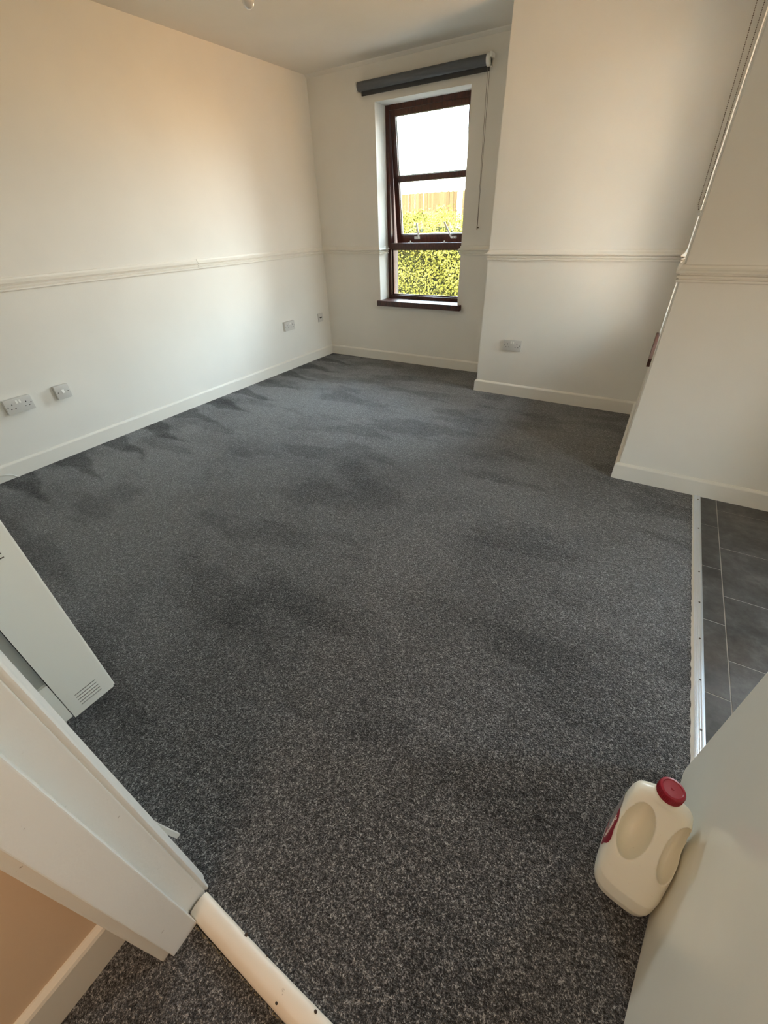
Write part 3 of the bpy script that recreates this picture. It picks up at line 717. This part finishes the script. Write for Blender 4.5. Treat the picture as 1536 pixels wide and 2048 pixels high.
for j_ in range(8):      # row of small white looped marks (the lettering is too blurred to read)
    f0 = j_ / 7; yc_ = -0.014 + 0.018 * f0 ** 1.2; zc_ = 0.112 + 0.062 * f0; ptsl = []
    for i in range(13):
        a = i / 12 * (2 * PI * (0.85 if j_ % 2 else 0.62)) + j_
        ptsl.append(flank(yc_ + 0.0045 * math.sin(a), zc_ + 0.0036 * math.cos(a), 0.0012))
    tube(bm, ptsl, 0.0008, 5)
obj('lettering', bm, M_ink, lb)

# ------------------------------------------------------------------ outside
def grass():
    m = newmat('lawn', (0.12, 0.16, 0.03), 0.95)
    a = noise(m, 9, 5, 0.7, objco(m)); r = ramp(m, a.outputs[0], [(0.3, (0.015, 0.02, 0.006)), (0.7, (0.035, 0.04, 0.012))]); lk(m, r.outputs[0], bsdf(m).inputs['Base Color']); return m
lawn = obj('ground_outside', B((-14, 10, WT, 16, -0.3, -0.1)), grass()); struct(lawn)

# hedge
hd = empty('hedge', (-0.4, 3.2, -0.1)); tag(hd, 'yellow-green leafy hedge outside the window, in front of the board fence', 'hedge')
M_leaf = newmat('hedge_leaf', (0.48, 0.46, 0.05), 0.55)
co = objco(M_leaf); a = noise(M_leaf, 2.2, 2, 0.5, co); b_ = noise(M_leaf, 35, 1, 0.5, co)
f = math_(M_leaf, 'ADD', math_(M_leaf, 'MULTIPLY', a.outputs[0], 0.6), math_(M_leaf, 'MULTIPLY', b_.outputs[0], 0.4))
r = ramp(M_leaf, f, [(0.36, (0.035, 0.036, 0.006)), (0.47, (0.102, 0.092, 0.016)), (0.60, (0.175, 0.155, 0.036))])
lk(M_leaf, r.outputs[0], bsdf(M_leaf).inputs['Base Color'])
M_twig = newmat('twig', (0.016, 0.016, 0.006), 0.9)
def htop(x): return 1.25 + 0.05 * math.sin(x * 3.1 + 2.6) + 0.05 * math.sin(x * 9.3 + 1) + 0.05 * math.sin(x * 17 + 2)
bm = bmesh.new()
for i in range(34000):
    x = random.uniform(-3.2, 2.6); top = htop(x) + random.choice((0, 0, 0, 0.06))
    if random.random() < 0.80:
        z = -0.05 + (top + 0.05) * random.random(); y = 2.72 + 0.07 * math.sin(x * 5 + z * 4) + random.gauss(0, 0.05) + (0.25 * max(0, (z - top + 0.25) / 0.25) ** 2)
    else:
        z = top + random.gauss(0, 0.03); y = random.uniform(2.8, 3.5)
    s = random.uniform(0.014, 0.027)
    nrm = Vector((random.gauss(0, 0.6), -1 + random.gauss(0, 0.5), 0.5 + random.gauss(0, 0.6))).normalized()
    t1 = nrm.orthogonal().normalized(); t1.rotate(Matrix.Rotation(random.uniform(0, 2 * PI), 3, nrm)); t2 = nrm.cross(t1)
    c = Vector((x, y, z))
    q = [c - t1 * s, c - t2 * s * 0.5 + nrm * s * 0.1, c + t1 * s, c + t2 * s * 0.5 + nrm * s * 0.1]
    bm.faces.new([bm.verts.new(p) for p in q])
o = child(obj('foliage', bm, M_leaf), hd); o['kind'] = 'stuff'
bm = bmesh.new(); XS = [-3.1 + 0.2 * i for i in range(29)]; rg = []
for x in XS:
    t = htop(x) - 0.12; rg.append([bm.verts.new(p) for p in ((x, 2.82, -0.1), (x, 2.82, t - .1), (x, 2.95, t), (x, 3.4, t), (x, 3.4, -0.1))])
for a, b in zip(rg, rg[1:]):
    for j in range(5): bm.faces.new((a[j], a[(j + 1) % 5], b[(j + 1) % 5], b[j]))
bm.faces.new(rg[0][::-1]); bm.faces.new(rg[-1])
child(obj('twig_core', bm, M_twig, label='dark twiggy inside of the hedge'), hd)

# board fence behind
fn = empty('board_fence', (-4.5, 8.0, -0.1)); tag(fn, 'orange-brown upright board fence standing behind the hedge', 'fence')
M_board = newmat('fence_board', (0.50, 0.25, 0.09), 0.85)
a = noise(M_board, 1.3, 2, 0.5, objco(M_board)); oi = nd(M_board, 'ShaderNodeObjectInfo')
f = math_(M_board, 'ADD', math_(M_board, 'MULTIPLY', a.outputs[0], 0.4), math_(M_board, 'MULTIPLY', oi.outputs['Random'], 0.6))
r = ramp(M_board, f, [(0.1, (0.062, 0.038, 0.017)), (0.9, (0.088, 0.058, 0.028))]); lk(M_board, r.outputs[0], bsdf(M_board).inputs['Base Color'])
bm = B((-0.0308, 0.0308, -0.011, 0.011, 0.0, 1.96), bev=0.002)
b0 = obj('board', bm, M_board, fn)
for i in range(98):
    o = b0 if i == 0 else b0.copy()
    if i: COL.objects.link(o); o.parent = fn
    o.location = (-2.9 + i * 0.0615, random.uniform(-0.012, 0.012), random.uniform(-0.01, 0.01)); o.rotation_euler = (0, random.uniform(-.004, .004), 0)
child(obj('rail', B((-7.45, -1.45, 8.012, 8.06, 0.35, 0.43)), M_board), fn); child(obj('rail', B((-7.45, -1.45, 8.012, 8.06, 1.35, 1.43)), M_board), fn)
tag(obj('fence_post', B((-1.80, -1.70, 7.7, 7.8, -0.1, 1.84), bev=0.01), newmat('grey_post', (0.55, 0.58, 0.62), 0.7)), 'pale grey post at the right end of the board fence', 'post')
for m_ in (M_leaf, M_board, M_twig, M_out):
    bsdf(m_).inputs['Specular IOR Level'].default_value = 0.0
# rooftop aerials seen as hair-thin lines above the fence
M_aer = newmat('aerial_metal', (0.25, 0.26, 0.28), 0.5, 0.5)
an = empty('roof_aerial', (-2.6, 9.0, -0.1)); tag(an, 'thin twin-masted television aerial rising above the fence', 'aerial')
for dx in (0.0, 0.30):
    bm = bmesh.new(); cyl(bm, (-2.78 + dx, 9.0, -0.1), (-2.78 + dx, 9.0, 2.34), 0.010, 8); child(obj('mast', bm, M_aer), an)
for dx, zz in ((0, 2.08), (0, 2.32), (0.3, 2.08), (0.3, 2.32)):
    bm = bmesh.new(); cyl(bm, (-2.88 + dx + (0.1 if dx else -0.08), 9.0, zz), (-2.78 + dx + (0.22 if dx else 0.03), 9.0, zz), 0.012, 8)
    child(obj('crossbar', bm, M_aer), an)
